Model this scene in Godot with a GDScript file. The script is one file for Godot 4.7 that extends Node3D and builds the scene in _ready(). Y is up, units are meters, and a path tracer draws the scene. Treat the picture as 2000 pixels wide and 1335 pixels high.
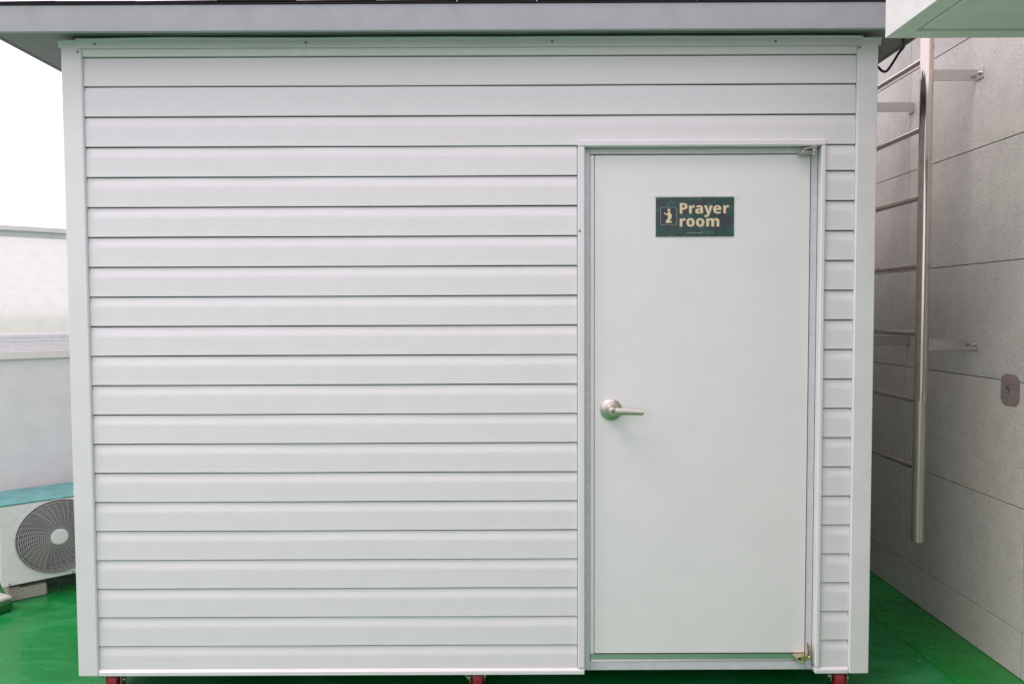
extends Node3D

# World: cabin front face on z = 0, x to the right, y up from the rooftop floor, metres.
const PITCH := 0.118          # exposure of one siding course
const BUTT0 := 2.4665         # height of the first groove
const XL := -1.7195
const XR := 1.4836
const WALL_X := 2.2           # face of the stone-clad building on the right
var rng := RandomNumberGenerator.new()
var noise := FastNoiseLite.new()
var M := {}

# ------------------------------------------------------------------ helpers
func lin(r, g, b) -> Color:
	return Color(r, g, b).linear_to_srgb()

func mat(c: Color, rough := 0.6, metal := 0.0) -> StandardMaterial3D:
	var m := StandardMaterial3D.new()
	m.albedo_color = c
	m.roughness = rough
	m.metallic = metal
	return m

func begin() -> SurfaceTool:
	var st := SurfaceTool.new()
	st.begin(Mesh.PRIMITIVE_TRIANGLES)
	return st

func tri(st: SurfaceTool, a: Vector3, b: Vector3, c: Vector3, out: Vector3):
	var n := (a - c).cross(a - b)
	if n.length_squared() < 1e-16:
		return
	n = n.normalized()
	if n.dot(out) < 0.0:
		var t := b
		b = c
		c = t
		n = -n
	for p in [a, b, c]:
		st.set_normal(n)
		st.add_vertex(p)

func quad(st: SurfaceTool, a: Vector3, b: Vector3, c: Vector3, d: Vector3, out: Vector3):
	tri(st, a, b, c, out)
	tri(st, a, c, d, out)

func tri_n(st: SurfaceTool, v: Array, n: Array):
	var f: Vector3 = (v[0] - v[2]).cross(v[0] - v[1])
	if f.length_squared() < 1e-16:
		return
	var order = [0, 1, 2]
	if f.dot(n[0] + n[1] + n[2]) < 0.0:
		order = [0, 2, 1]
	for i in order:
		st.set_normal(n[i])
		st.add_vertex(v[i])

# chamfered box
func cbox(st: SurfaceTool, c: Vector3, s: Vector3, ch := 0.002, b := Basis()):
	var h := s * 0.5
	ch = min(ch, min(h.x, min(h.y, h.z)) * 0.9)
	var ax = [Vector3.RIGHT, Vector3.UP, Vector3.BACK]
	for i in 3:
		var j = (i + 1) % 3
		var k = (i + 2) % 3
		for sg in [-1.0, 1.0]:
			var q = []
			for e in [[-1, -1], [1, -1], [1, 1], [-1, 1]]:
				q.append(c + b * (ax[i] * h[i] * sg + ax[j] * (h[j] - ch) * e[0] + ax[k] * (h[k] - ch) * e[1]))
			quad(st, q[0], q[1], q[2], q[3], b * (ax[i] * sg))
		for s1 in [-1.0, 1.0]:
			for s2 in [-1.0, 1.0]:
				var p0 = ax[j] * h[j] * s1 + ax[k] * (h[k] - ch) * s2
				var p1 = ax[j] * (h[j] - ch) * s1 + ax[k] * h[k] * s2
				var l = ax[i] * (h[i] - ch)
				quad(st, c + b * (p0 - l), c + b * (p0 + l), c + b * (p1 + l), c + b * (p1 - l), b * (ax[j] * s1 + ax[k] * s2))
	for sx in [-1.0, 1.0]:
		for sy in [-1.0, 1.0]:
			for sz in [-1.0, 1.0]:
				var o := Vector3(sx, sy, sz)
				tri(st, c + b * (o * Vector3(h.x, h.y - ch, h.z - ch)), c + b * (o * Vector3(h.x - ch, h.y, h.z - ch)), c + b * (o * Vector3(h.x - ch, h.y - ch, h.z)), b * o)

func bx(st: SurfaceTool, x0, x1, y0, y1, z0, z1, ch := 0.0015):
	cbox(st, Vector3((x0 + x1) * 0.5, (y0 + y1) * 0.5, (z0 + z1) * 0.5), Vector3(x1 - x0, y1 - y0, z1 - z0), ch)

# smooth tube through points; radii may be one value or one per point
func tube(st: SurfaceTool, pts: Array, r, seg := 16, caps := true, closed := false):
	var n := pts.size()
	var rings = []
	var prev_u := Vector3.ZERO
	for i in n:
		var p: Vector3 = pts[i]
		var d: Vector3
		if closed:
			d = (pts[(i + 1) % n] - pts[(i + n - 1) % n]).normalized()
		else:
			d = (pts[min(i + 1, n - 1)] - pts[max(i - 1, 0)]).normalized()
		var u := prev_u
		if u == Vector3.ZERO:
			u = Vector3.UP if abs(d.y) < 0.9 else Vector3.RIGHT
		u = (u - d * u.dot(d)).normalized()
		prev_u = u
		var w := d.cross(u)
		var rr: float = r[i] if r is Array else r
		var ring = []
		for k in seg:
			var a := TAU * k / seg
			var o := u * cos(a) + w * sin(a)
			ring.append([p + o * rr, o])
		rings.append(ring)
	var last := n if closed else n - 1
	for i in last:
		var A = rings[i]
		var B = rings[(i + 1) % n]
		for k in seg:
			var l := (k + 1) % seg
			tri_n(st, [A[k][0], A[l][0], B[l][0]], [A[k][1], A[l][1], B[l][1]])
			tri_n(st, [A[k][0], B[l][0], B[k][0]], [A[k][1], B[l][1], B[k][1]])
	if caps and not closed:
		for e in [0, n - 1]:
			var c: Vector3 = pts[e]
			var out: Vector3 = (pts[0] - pts[1]) if e == 0 else (pts[n - 1] - pts[n - 2])
			for k in seg:
				tri(st, c, rings[e][k][0], rings[e][(k + 1) % seg][0], out)

# profile (r, h) turned round an axis
func lathe(st: SurfaceTool, o: Vector3, b: Basis, prof: Array, seg := 32):
	for i in prof.size() - 1:
		var p: Vector2 = prof[i]
		var q: Vector2 = prof[i + 1]
		var t := (q - p).normalized()
		var nn := Vector2(t.y, -t.x)
		for k in seg:
			var a0 := TAU * k / seg
			var a1 := TAU * (k + 1) / seg
			var d0 := b * Vector3(cos(a0), 0, sin(a0))
			var d1 := b * Vector3(cos(a1), 0, sin(a1))
			var u := b * Vector3.UP
			var n0 := d0 * nn.x + u * nn.y
			var n1 := d1 * nn.x + u * nn.y
			var v = [o + d0 * p.x + u * p.y, o + d1 * p.x + u * p.y, o + d1 * q.x + u * q.y, o + d0 * q.x + u * q.y]
			tri_n(st, [v[0], v[1], v[2]], [n0, n1, n1])
			tri_n(st, [v[0], v[2], v[3]], [n0, n1, n0])

# polygon in a plane pushed out by a thickness
func slab_poly(st: SurfaceTool, poly: PackedVector2Array, o: Vector3, u: Vector3, v: Vector3, thick: float):
	var n := u.cross(v).normalized()
	var idx := Geometry2D.triangulate_polygon(poly)
	for i in range(0, idx.size(), 3):
		var q = []
		for k in 3:
			var p := poly[idx[i + k]]
			q.append(o + u * p.x + v * p.y)
		tri(st, q[0] + n * thick, q[1] + n * thick, q[2] + n * thick, n)
		tri(st, q[0], q[1], q[2], -n)
	var mid := Vector2.ZERO
	for p in poly:
		mid += p / poly.size()
	for i in poly.size():
		var a := poly[i]
		var c := poly[(i + 1) % poly.size()]
		var e := (c - a).orthogonal()
		if e.dot((a + c) * 0.5 - mid) < 0.0:
			e = -e
		var A := o + u * a.x + v * a.y
		var C := o + u * c.x + v * c.y
		quad(st, A, C, C + n * thick, A + n * thick, u * e.x + v * e.y)

func put(st: SurfaceTool, called: String, m: Material, parent: Node, at := Vector3.ZERO) -> MeshInstance3D:
	var o := MeshInstance3D.new()
	o.mesh = st.commit()
	o.material_override = m
	o.name = called
	o.position = at
	parent.add_child(o, true)
	return o

func again(mesh: Mesh, called: String, m: Material, parent: Node, at := Vector3.ZERO) -> MeshInstance3D:
	var o := MeshInstance3D.new()
	o.mesh = mesh
	o.material_override = m
	o.name = called
	o.position = at
	parent.add_child(o, true)
	return o

func tag(o: Node, label: String, category := "", group := "", kind := ""):
	if label:
		o.set_meta("label", label)
	if category:
		o.set_meta("category", category)
	if group:
		o.set_meta("group", group)
	if kind:
		o.set_meta("kind", kind)

func thing(called: String, label: String, category: String, at := Vector3.ZERO, b := Basis(), group := "") -> Node3D:
	var o := Node3D.new()
	o.name = called
	o.transform = Transform3D(b, at)
	add_child(o, true)
	tag(o, label, category, group)
	return o

# ------------------------------------------------------------------ textures
func noise_tex(freq: float, lo: float, hi: float, seed_value: int, size := 512, octaves := 4) -> NoiseTexture2D:
	var f := FastNoiseLite.new()
	f.seed = seed_value
	f.frequency = freq
	f.fractal_octaves = octaves
	var t := NoiseTexture2D.new()
	t.width = size
	t.height = size
	t.seamless = true
	t.noise = f
	var g := Gradient.new()
	g.set_color(0, Color(lo, lo, lo))
	g.set_color(1, Color(hi, hi, hi))
	t.color_ramp = g
	return t

func bump_tex(freq: float, strength: float, seed_value: int, size := 512, octaves := 3) -> NoiseTexture2D:
	var f := FastNoiseLite.new()
	f.seed = seed_value
	f.frequency = freq
	f.fractal_octaves = octaves
	var t := NoiseTexture2D.new()
	t.width = size
	t.height = size
	t.seamless = true
	t.as_normal_map = true
	t.bump_strength = strength
	t.noise = f
	return t

func tri_map(m: StandardMaterial3D, metres: float):
	m.uv1_triplanar = true
	m.uv1_world_triplanar = true
	m.uv1_scale = Vector3.ONE / metres

# speckled stone, values around 1.0 * base
func granite_image(size: int, seed_value: int, base: Color, dark: float, count: int) -> Image:
	var r := RandomNumberGenerator.new()
	r.seed = seed_value
	var f := FastNoiseLite.new()
	f.seed = seed_value
	f.frequency = 0.012
	f.fractal_octaves = 5
	var mott := f.get_seamless_image(size, size)
	f.frequency = 0.16
	f.fractal_octaves = 3
	f.seed = seed_value + 5
	var grain := f.get_seamless_image(size, size)
	var im := Image.create(size, size, false, Image.FORMAT_RGB8)
	for y in size:
		for x in size:
			var k := 0.94 + 0.06 * mott.get_pixel(x, y).r + 0.20 * (grain.get_pixel(x, y).r - 0.5)
			im.set_pixel(x, y, Color(base.r * k, base.g * k, base.b * k))
	for i in count:
		var x := r.randi() % size
		var y := r.randi() % size
		var k := r.randf()
		var c := base * (dark + 0.3 * r.randf()) if k < 0.6 else (base * 1.12 if k < 0.85 else Color(base.r * 1.02, base.g * 0.88, base.b * 0.82))
		c.a = 1.0
		var w := 1 + r.randi() % 4
		var h := 1 + r.randi() % 3
		for dy in h:
			for dx in w:
				im.set_pixel((x + dx) % size, (y + dy) % size, c)
	return im

# worn green coating: roller lines, dull rubbed patches, scuffs and a few chips
func floor_images(size: int) -> Array:
	var r := RandomNumberGenerator.new()
	r.seed = 77
	var f := FastNoiseLite.new()
	f.seed = 31
	f.frequency = 0.0035
	f.fractal_octaves = 5
	var big := f.get_seamless_image(size, size)
	f.seed = 92
	f.frequency = 0.02
	var mid := f.get_seamless_image(size, size)
	f.seed = 55
	f.frequency = 0.2
	f.fractal_octaves = 2
	var fine := f.get_seamless_image(size, size)
	var im := Image.create(size, size, false, Image.FORMAT_RGB8)
	var ro := Image.create(size, size, false, Image.FORMAT_RGB8)
	var rowk := PackedFloat32Array()
	for y in size:
		rowk.append(noise.get_noise_2d(y * 6.0, 400.0))
	for y in size:
		for x in size:
			var b := big.get_pixel(x, y).r
			var m := mid.get_pixel((x / 2) % size, y).r
			var n := fine.get_pixel(x, y).r
			var rub := smoothstep(0.46, 0.72, b * 0.45 + m * 0.55)
			var k := 0.92 + 0.16 * (b - 0.5) + 0.10 * (m - 0.5) + 0.06 * (n - 0.5) + 0.04 * rowk[(y + int(20.0 * b)) % size]
			var c := Color(0.07, 0.535, 0.24)
			c = c.lerp(Color(0.20, 0.54, 0.33), rub * 0.7)
			im.set_pixel(x, y, Color(c.r * k, c.g * k, c.b * k))
			var q := 0.24 + 0.22 * rub + 0.12 * (m - 0.5) + 0.06 * (n - 0.5)
			ro.set_pixel(x, y, Color(q, q, q))
	for i in 620:
		var x := r.randf() * size
		var y := r.randf() * size
		var a := r.randf_range(-0.7, 0.7) + (PI * 0.5 if r.randf() < 0.25 else 0.0)
		var l := r.randf_range(4.0, 60.0) * (1.0 if r.randf() < 0.7 else 2.2)
		var st := r.randf_range(0.05, 0.30)
		var bend := r.randf_range(-0.02, 0.02)
		for s in int(l):
			x += cos(a)
			y += sin(a)
			a += bend
			var px := posmod(int(x), size)
			var py := posmod(int(y), size)
			var fade := st * sin(PI * s / l)
			im.set_pixel(px, py, im.get_pixel(px, py).lerp(Color(0.55, 0.70, 0.58), fade))
			ro.set_pixel(px, py, Color(0.55, 0.55, 0.55))
	for i in 70:
		var x := r.randi() % size
		var y := r.randi() % size
		for dx in 1 + r.randi() % 7:
			for dy in 1 + r.randi() % 2:
				im.set_pixel((x + dx) % size, (y + dy) % size, Color(0.75, 0.82, 0.75))
	return [im, ro]

func make_materials():
	var white := mat(lin(0.755, 0.738, 0.77), 0.42)
	white.albedo_texture = noise_tex(0.01, 0.982, 1.0, 3)
	white.normal_enabled = true
	white.normal_texture = bump_tex(0.05, 1.2, 8)
	white.normal_scale = 0.04
	tri_map(white, 0.7)
	M.white = white
	var trim := mat(lin(0.765, 0.755, 0.778), 0.36)
	trim.albedo_texture = noise_tex(0.008, 0.97, 1.0, 13)
	tri_map(trim, 0.9)
	M.trim = trim
	var door := mat(lin(0.79, 0.777, 0.795), 0.38)
	door.albedo_texture = noise_tex(0.006, 0.982, 1.0, 23)
	door.normal_enabled = true
	door.normal_texture = bump_tex(0.012, 1.5, 24)
	door.normal_scale = 0.04
	tri_map(door, 1.1)
	M.door = door
	var frame := mat(lin(0.64, 0.65, 0.70), 0.36)
	frame.albedo_texture = noise_tex(0.02, 0.93, 1.0, 33)
	tri_map(frame, 0.5)
	M.frame = frame
	M.sill = mat(lin(0.66, 0.67, 0.68), 0.28, 0.9)
	var fascia := mat(lin(0.375, 0.392, 0.425), 0.38)
	fascia.albedo_texture = noise_tex(0.01, 0.93, 1.0, 43)
	fascia.normal_enabled = true
	fascia.normal_texture = bump_tex(0.008, 2.0, 44)
	fascia.normal_scale = 0.12
	tri_map(fascia, 0.8)
	M.fascia = fascia
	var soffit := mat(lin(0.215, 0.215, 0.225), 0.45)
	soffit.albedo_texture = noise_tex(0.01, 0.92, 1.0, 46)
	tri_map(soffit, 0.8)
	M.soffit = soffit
	var shingle := mat(lin(0.055, 0.035, 0.042), 0.95)
	shingle.albedo_texture = noise_tex(0.25, 0.5, 1.0, 53)
	tri_map(shingle, 0.25)
	M.shingle = shingle
	var steel := mat(lin(0.66, 0.61, 0.555), 0.16, 1.0)
	steel.roughness_texture = noise_tex(0.03, 0.6, 1.0, 63)
	steel.roughness = 0.15
	tri_map(steel, 0.4)
	M.steel = steel
	var flat_steel := mat(lin(0.60, 0.575, 0.56), 0.36, 1.0)
	flat_steel.albedo_texture = noise_tex(0.03, 0.95, 1.0, 64)
	tri_map(flat_steel, 0.3)
	M.flat_steel = flat_steel
	M.dull_steel = steel.duplicate()
	M.dull_steel.roughness = 0.30
	M.dull_steel.roughness_texture = null
	M.satin = mat(lin(0.60, 0.565, 0.50), 0.46, 1.0)
	M.nickel = mat(lin(0.60, 0.56, 0.51), 0.36, 1.0)
	M.brass = mat(lin(0.66, 0.58, 0.38), 0.3, 1.0)
	M.zinc = mat(lin(0.62, 0.60, 0.58), 0.35, 0.95)
	M.dark = mat(lin(0.03, 0.03, 0.032), 0.7)
	M.galvanised = mat(lin(0.42, 0.42, 0.42), 0.5)
	M.rubber = mat(lin(0.018, 0.018, 0.02), 0.45)
	M.red = mat(lin(0.42, 0.012, 0.03), 0.32)
	M.screw = mat(lin(0.22, 0.21, 0.2), 0.45, 0.6)
	# stone panels
	var tones = [Color(0.878, 0.876, 0.858), Color(0.860, 0.860, 0.846), Color(0.890, 0.884, 0.862)]
	var gi := ImageTexture.create_from_image(granite_image(1024, 11, Color(0.93, 0.925, 0.915), 0.68, 20000))
	M.stone = []
	for c in tones:
		var s := mat(c, 0.55)
		s.albedo_texture = gi
		tri_map(s, 1.45)
		M.stone.append(s)
	M.joint = mat(lin(0.10, 0.095, 0.09), 0.9)
	var cop := mat(Color(0.97, 0.97, 0.96), 0.6)
	cop.albedo_texture = gi
	tri_map(cop, 1.1)
	M.coping = cop
	var pink := mat(lin(0.36, 0.31, 0.30), 0.6)
	pink.albedo_texture = ImageTexture.create_from_image(granite_image(256, 19, Color(0.92, 0.90, 0.90), 0.5, 2400))
	tri_map(pink, 0.32)
	M.pink = pink
	# painted render, canopy
	var render_paint := mat(lin(0.80, 0.80, 0.79), 0.75)
	render_paint.albedo_texture = noise_tex(0.012, 0.94, 1.0, 73)
	render_paint.normal_enabled = true
	render_paint.normal_texture = bump_tex(0.12, 3.0, 74)
	render_paint.normal_scale = 0.25
	tri_map(render_paint, 0.9)
	M.render_paint = render_paint
	var canopy := mat(lin(0.80, 0.795, 0.78), 0.6)
	canopy.albedo_texture = noise_tex(0.02, 0.95, 1.0, 83)
	tri_map(canopy, 0.9)
	M.canopy = canopy
	var alu := mat(lin(0.80, 0.805, 0.82), 0.4)
	alu.albedo_texture = noise_tex(0.02, 0.93, 1.0, 93)
	tri_map(alu, 0.5)
	M.alu = alu
	# frosted sheet with dust flecks
	var pane := mat(Color(0.97, 0.975, 0.94, 0.34), 0.55)
	pane.transparency = BaseMaterial3D.TRANSPARENCY_ALPHA
	pane.albedo_texture = ImageTexture.create_from_image(dust_image(512))
	tri_map(pane, 0.75)
	M.pane = pane
	# air conditioner
	var casing := mat(lin(0.82, 0.83, 0.815), 0.45)
	casing.albedo_texture = noise_tex(0.02, 0.93, 1.0, 103)
	tri_map(casing, 0.5)
	M.casing = casing
	var teal := mat(lin(0.13, 0.41, 0.40), 0.4)
	teal.albedo_texture = noise_tex(0.008, 0.8, 1.0, 113)
	tri_map(teal, 0.5)
	M.teal = teal
	M.grille = mat(lin(0.52, 0.51, 0.50), 0.5)
	M.blade = mat(lin(0.19, 0.185, 0.175), 0.6)
	var conc := mat(lin(0.55, 0.51, 0.46), 0.9)
	conc.albedo_texture = ImageTexture.create_from_image(granite_image(256, 29, Color(0.92, 0.91, 0.90), 0.6, 1500))
	tri_map(conc, 0.4)
	M.concrete = conc
	M.pale_stone = conc.duplicate()
	M.pale_stone.albedo_color = lin(0.62, 0.62, 0.60)
	M.green_block = mat(lin(0.008, 0.115, 0.022), 0.5)
	# floor coating
	var fi := floor_images(1024)
	var fl := mat(Color(1, 1, 1), 1.0)
	fl.albedo_texture = ImageTexture.create_from_image(fi[0])
	fl.roughness_texture = ImageTexture.create_from_image(fi[1])
	fl.normal_enabled = true
	fl.normal_texture = bump_tex(0.012, 6.0, 123, 512, 4)
	fl.normal_scale = 0.10
	tri_map(fl, 3.1)
	M.floor = fl
	var strip: StandardMaterial3D = fl.duplicate()
	strip.albedo_color = Color(0.78, 1.0, 0.80)
	tri_map(strip, 2.3)
	M.strip = strip

func dust_image(size: int) -> Image:
	var r := RandomNumberGenerator.new()
	r.seed = 5
	var f := FastNoiseLite.new()
	f.seed = 6
	f.frequency = 0.02
	f.fractal_octaves = 5
	var mott := f.get_seamless_image(size, size)
	var im := Image.create(size, size, false, Image.FORMAT_RGB8)
	for y in size:
		for x in size:
			var k := 1.0 - 0.035 * smoothstep(0.45, 0.8, mott.get_pixel(x, y).r)
			im.set_pixel(x, y, Color(k, k * 0.995, k * 0.985))
	for i in 2600:
		var x := r.randi() % size
		var y := r.randi() % size
		if r.randf() > smoothstep(0.35, 0.7, mott.get_pixel(x, y).r):
			continue
		var k := r.randf_range(0.80, 0.94)
		for dx in 1 + r.randi() % 4:
			im.set_pixel((x + dx) % size, y, Color(k, k * 0.99, k * 0.97, 1.0))
	return im

# ------------------------------------------------------------------ cabin
# one siding board along x: butt (lower lip) at y = 0, top at y = h
func board_mesh(length: float, h: float, k: int, segs: int, wobble: float, cut_top := false) -> ArrayMesh:
	var st := begin()
	var top := h - 0.0044
	var prof = [Vector2(top, -0.032), Vector2(top, -0.0060), Vector2(h - 0.012, -0.0050), Vector2(h - 0.022, -0.0034), Vector2(h - 0.032, -0.0016), Vector2(h - 0.039, -0.0005), Vector2(h - 0.046, -0.0002), Vector2(0.020, 0.0001), Vector2(0.0016, 0.0006), Vector2(0.0004, 0.0002), Vector2(0.0, -0.001), Vector2(0.0, -0.032)]
	if cut_top:
		prof = [Vector2(top, -0.032), Vector2(top, -0.003), Vector2(0.020, 0.0001), Vector2(0.0016, 0.0006), Vector2(0.0004, 0.0002), Vector2(0.0, -0.001), Vector2(0.0, -0.032)]
	var np := prof.size()
	var nrm = []
	for j in np - 1:
		var t: Vector2 = (prof[j + 1] - prof[j]).normalized()
		nrm.append(Vector2(-t.y, t.x))
	for j in np - 1:
		if nrm[j].y < 0.0 and abs(nrm[j].x) < 0.9:
			nrm[j] = -nrm[j]
	if nrm[0].x < 0:
		nrm[0] = -nrm[0]
	if nrm[np - 2].x > 0:
		nrm[np - 2] = -nrm[np - 2]
	var rows = []
	for i in segs + 1:
		var x := length * i / segs
		var row = []
		for j in np:
			var p: Vector2 = prof[j]
			var dz := wobble * noise.get_noise_2d(x * 60.0 + k * 37.0, p.x * 250.0)
			var dy := wobble * 0.9 * noise.get_noise_2d(x * 28.0 + k * 91.0, 900.0) if p.x < 0.02 else 0.0
			row.append(Vector3(x, p.x + dy, p.y + dz))
		rows.append(row)
	for i in segs:
		for j in np - 1:
			var smooth0: Vector2 = nrm[j]
			var smooth1: Vector2 = nrm[j]
			if not cut_top and j >= 2 and j <= 5:
				smooth0 = (nrm[j] + nrm[max(j - 1, 1)]).normalized()
				smooth1 = (nrm[j] + nrm[min(j + 1, 6)]).normalized()
			var n0 := Vector3(0, smooth0.x, smooth0.y)
			var n1 := Vector3(0, smooth1.x, smooth1.y)
			var a: Vector3 = rows[i][j]
			var b: Vector3 = rows[i + 1][j]
			var c: Vector3 = rows[i + 1][j + 1]
			var d: Vector3 = rows[i][j + 1]
			tri_n(st, [a, b, c], [n0, n0, n1])
			tri_n(st, [a, c, d], [n0, n1, n1])
	# end caps
	for e in [0, segs]:
		var out := Vector3.LEFT if e == 0 else Vector3.RIGHT
		var poly := PackedVector2Array()
		for j in np:
			poly.append(Vector2(rows[e][j].y, rows[e][j].z))
		var idx := Geometry2D.triangulate_polygon(poly)
		for q in range(0, idx.size(), 3):
			tri(st, rows[e][idx[q]], rows[e][idx[q + 1]], rows[e][idx[q + 2]], out)
	return st.commit()

func wavy_strip(x0: float, x1: float, y0: float, y1: float, z: float, lip: float, amp: float) -> SurfaceTool:
	# folded sheet-metal strip with a thin outward lip along its uneven top edge
	var st := begin()
	var n := 40
	for i in n:
		var p = []
		for e in [i, i + 1]:
			var x: float = x0 + (x1 - x0) * e / n
			var w: float = amp * noise.get_noise_2d(x * 45.0, 77.0)
			var wz: float = amp * 0.7 * noise.get_noise_2d(x * 60.0, 177.0)
			p.append([Vector3(x, y0, z), Vector3(x, y1 - 0.008 + w, z + wz), Vector3(x, y1 - 0.005 + w, z + lip + wz), Vector3(x, y1 + w, z + lip + wz), Vector3(x, y1 + w, z - 0.012), Vector3(x, y0, z - 0.004)])
		var outs = [Vector3.BACK, Vector3(0, -1, 0.5), Vector3.BACK, Vector3.UP, Vector3.FORWARD]
		for j in 5:
			quad(st, p[0][j], p[1][j], p[1][j + 1], p[0][j + 1], outs[j])
		quad(st, p[0][5], p[1][5], p[1][0], p[0][0], Vector3.DOWN)
	for sgn in [0, 1]:
		var x: float = x1 if sgn == 1 else x0
		var o := Vector3.RIGHT if sgn == 1 else Vector3.LEFT
		quad(st, Vector3(x, y0, z), Vector3(x, y1 - 0.004, z), Vector3(x, y1 - 0.004, z - 0.012), Vector3(x, y0, z - 0.004), o)
	return st

func screw(parent: Node, at: Vector3, b := Basis(Vector3.RIGHT, PI / 2), m: Material = null):
	var st := begin()
	lathe(st, Vector3.ZERO, b, [Vector2(0.0046, -0.001), Vector2(0.0046, 0.001), Vector2(0.003, 0.0028), Vector2(0.0, 0.003)], 12)
	put(st, "screw", M.screw if m == null else m, parent, at)

func build_cabin():
	var c := thing("prayer_cabin", "white prefabricated cabin clad in horizontal lap siding with a grey flat roof", "cabin")
	var depth := 2.3
	var inner := begin()
	bx(inner, XL + 0.02, 0.345, 0.115, 2.652, -depth + 0.02, -0.036, 0.001)
	bx(inner, 1.262, XR - 0.02, 0.115, 2.652, -depth + 0.02, -0.036, 0.001)
	bx(inner, 0.345, 1.262, 2.226, 2.652, -depth + 0.02, -0.036, 0.001)
	bx(inner, 0.345, 1.262, 0.115, 2.226, -depth + 0.02, -0.075, 0.001)
	put(inner, "wall", mat(lin(0.30, 0.30, 0.30), 0.8), c)
	# front boards
	var x_in0 := XL + 0.0815
	var x_in1 := XR - 0.0815
	var xd0 := 0.3035
	var xd1 := 1.2855
	var first := board_mesh(x_in1 - x_in0, 0.113, 0, 22, 0.0016, true)
	again(first, "siding_board", M.white, c, Vector3(x_in0, BUTT0, 0))
	for k in [1, 2]:
		again(board_mesh(x_in1 - x_in0, PITCH, k, 22, 0.0016), "siding_board", M.white, c, Vector3(x_in0, BUTT0 - PITCH * k, 0))
	for k in range(3, 20):
		again(board_mesh(xd0 - x_in0, PITCH, k, 14, 0.0016), "siding_board", M.white, c, Vector3(x_in0, BUTT0 - PITCH * k, 0))
	var y_last := BUTT0 - PITCH * 19
	again(board_mesh(xd0 - x_in0, y_last - 0.124, 20, 14, 0.0008), "siding_board", M.white, c, Vector3(x_in0, 0.124, 0))
	var short := board_mesh(x_in1 - xd1, PITCH, 3, 3, 0.0006)
	var off := 0.0155
	again(board_mesh(x_in1 - xd1, PITCH - off, 31, 3, 0.0006), "siding_board", M.white, c, Vector3(xd1, BUTT0 - PITCH * 3 + off, 0))
	for k in range(4, 20):
		again(short, "siding_board", M.white, c, Vector3(xd1, BUTT0 - PITCH * k + off, 0))
	again(board_mesh(x_in1 - xd1, y_last + off - 0.124, 32, 3, 0.0006), "siding_board", M.white, c, Vector3(xd1, 0.124, 0))
	# side boards
	var side := board_mesh(depth - 0.16, PITCH, 50, 6, 0.001)
	for s in [-1, 1]:
		for k in range(0, 20):
			var o := again(side, "siding_board", M.white, c)
			if s < 0:
				o.transform = Transform3D(Basis(Vector3.UP, -PI / 2), Vector3(XL + 0.012, BUTT0 - PITCH * k, -depth + 0.08))
			else:
				o.transform = Transform3D(Basis(Vector3.UP, PI / 2), Vector3(XR - 0.012, BUTT0 - PITCH * k, -0.08))
	# corner posts, folded L sections
	for s in [-1, 1]:
		for zc in [0, 1]:
			var st := begin()
			var xe: float = XL if s < 0 else XR
			var xi: float = xe - s * 0.0805
			var zf: float = 0.0115 if zc == 0 else -depth + 0.02
			bx(st, min(xe, xi), max(xe, xi), 0.104, 2.634, zf - 0.02, zf, 0.004)
			bx(st, min(xe, xe - s * 0.02), max(xe, xe - s * 0.02), 0.1045, 2.6335, (zf - 0.08) if zc == 0 else zf + 0.001, (zf - 0.021) if zc == 0 else zf + 0.06, 0.003)
			put(st, "corner_post", M.trim, c)
	# small caps where the posts meet the soffit
	put(wavy_strip(XL - 0.008, XL + 0.074, 2.612, 2.6395, 0.0135, 0.006, 0.0012), "flashing", M.trim, c)
	put(wavy_strip(XR - 0.074, XR + 0.008, 2.610, 2.6375, 0.0135, 0.006, 0.0012), "flashing", M.trim, c)
	put(wavy_strip(XL + 0.066, XR - 0.066, 2.608, 2.6455, 0.0165, 0.006, 0.0045), "flashing", M.trim, c)
	var tb := begin()
	bx(tb, x_in0, x_in1, 2.5795, 2.612, -0.03, 0.0065, 0.002)
	put(tb, "top_trim", M.trim, c)
	# bottom trims with a sloping upper lip
	for e in [[x_in0 + 0.0005, 0.3325], [1.2665, x_in1 - 0.0005]]:
		var st := begin()
		bx(st, e[0], e[1], 0.104, 0.1235, -0.03, 0.011, 0.003)
		quad(st, Vector3(e[0], 0.1235, 0.0085), Vector3(e[1], 0.1235, 0.0085), Vector3(e[1], 0.1305, 0.0035), Vector3(e[0], 0.1305, 0.0035), Vector3(0, 1, 1))
		put(st, "bottom_trim", M.trim, c)
	# door surround
	var l := begin()
	bx(l, 0.3055, 0.3335, 0.1305, 2.2215, -0.026, 0.0125, 0.004)
	put(l, "door_surround", M.trim, c)
	var r := begin()
	bx(r, 1.2660, 1.2845, 0.1305, 2.2215, -0.026, 0.0125, 0.004)
	put(r, "door_surround", M.trim, c)
	var hd := begin()
	bx(hd, 0.3055, 1.2845, 2.2220, 2.2475, -0.026, 0.0128, 0.004)
	put(hd, "door_surround", M.trim, c)
	# steel frame
	var fz := -0.0235
	var fr := begin()
	bx(fr, 0.3340, 0.3575, 0.106, 2.2215, -0.07, fz, 0.0015)
	bx(fr, 1.2395, 1.2655, 0.106, 2.2215, -0.07, fz, 0.0015)
	bx(fr, 0.3580, 1.2390, 2.1985, 2.2215, -0.07, fz, 0.0015)
	bx(fr, 0.3580, 1.2390, 0.106, 0.142, -0.07, fz, 0.0015)
	put(fr, "door_frame", M.frame, c)
	var th := begin()
	bx(th, 0.3600, 1.2380, 0.1425, 0.1705, -0.07, -0.0275, 0.001)
	bx(th, 0.3620, 1.2350, 0.1430, 0.1455, -0.0275, -0.0215, 0.0008)
	put(th, "threshold", M.sill, c)
	# door leaf
	var d := begin()
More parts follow.
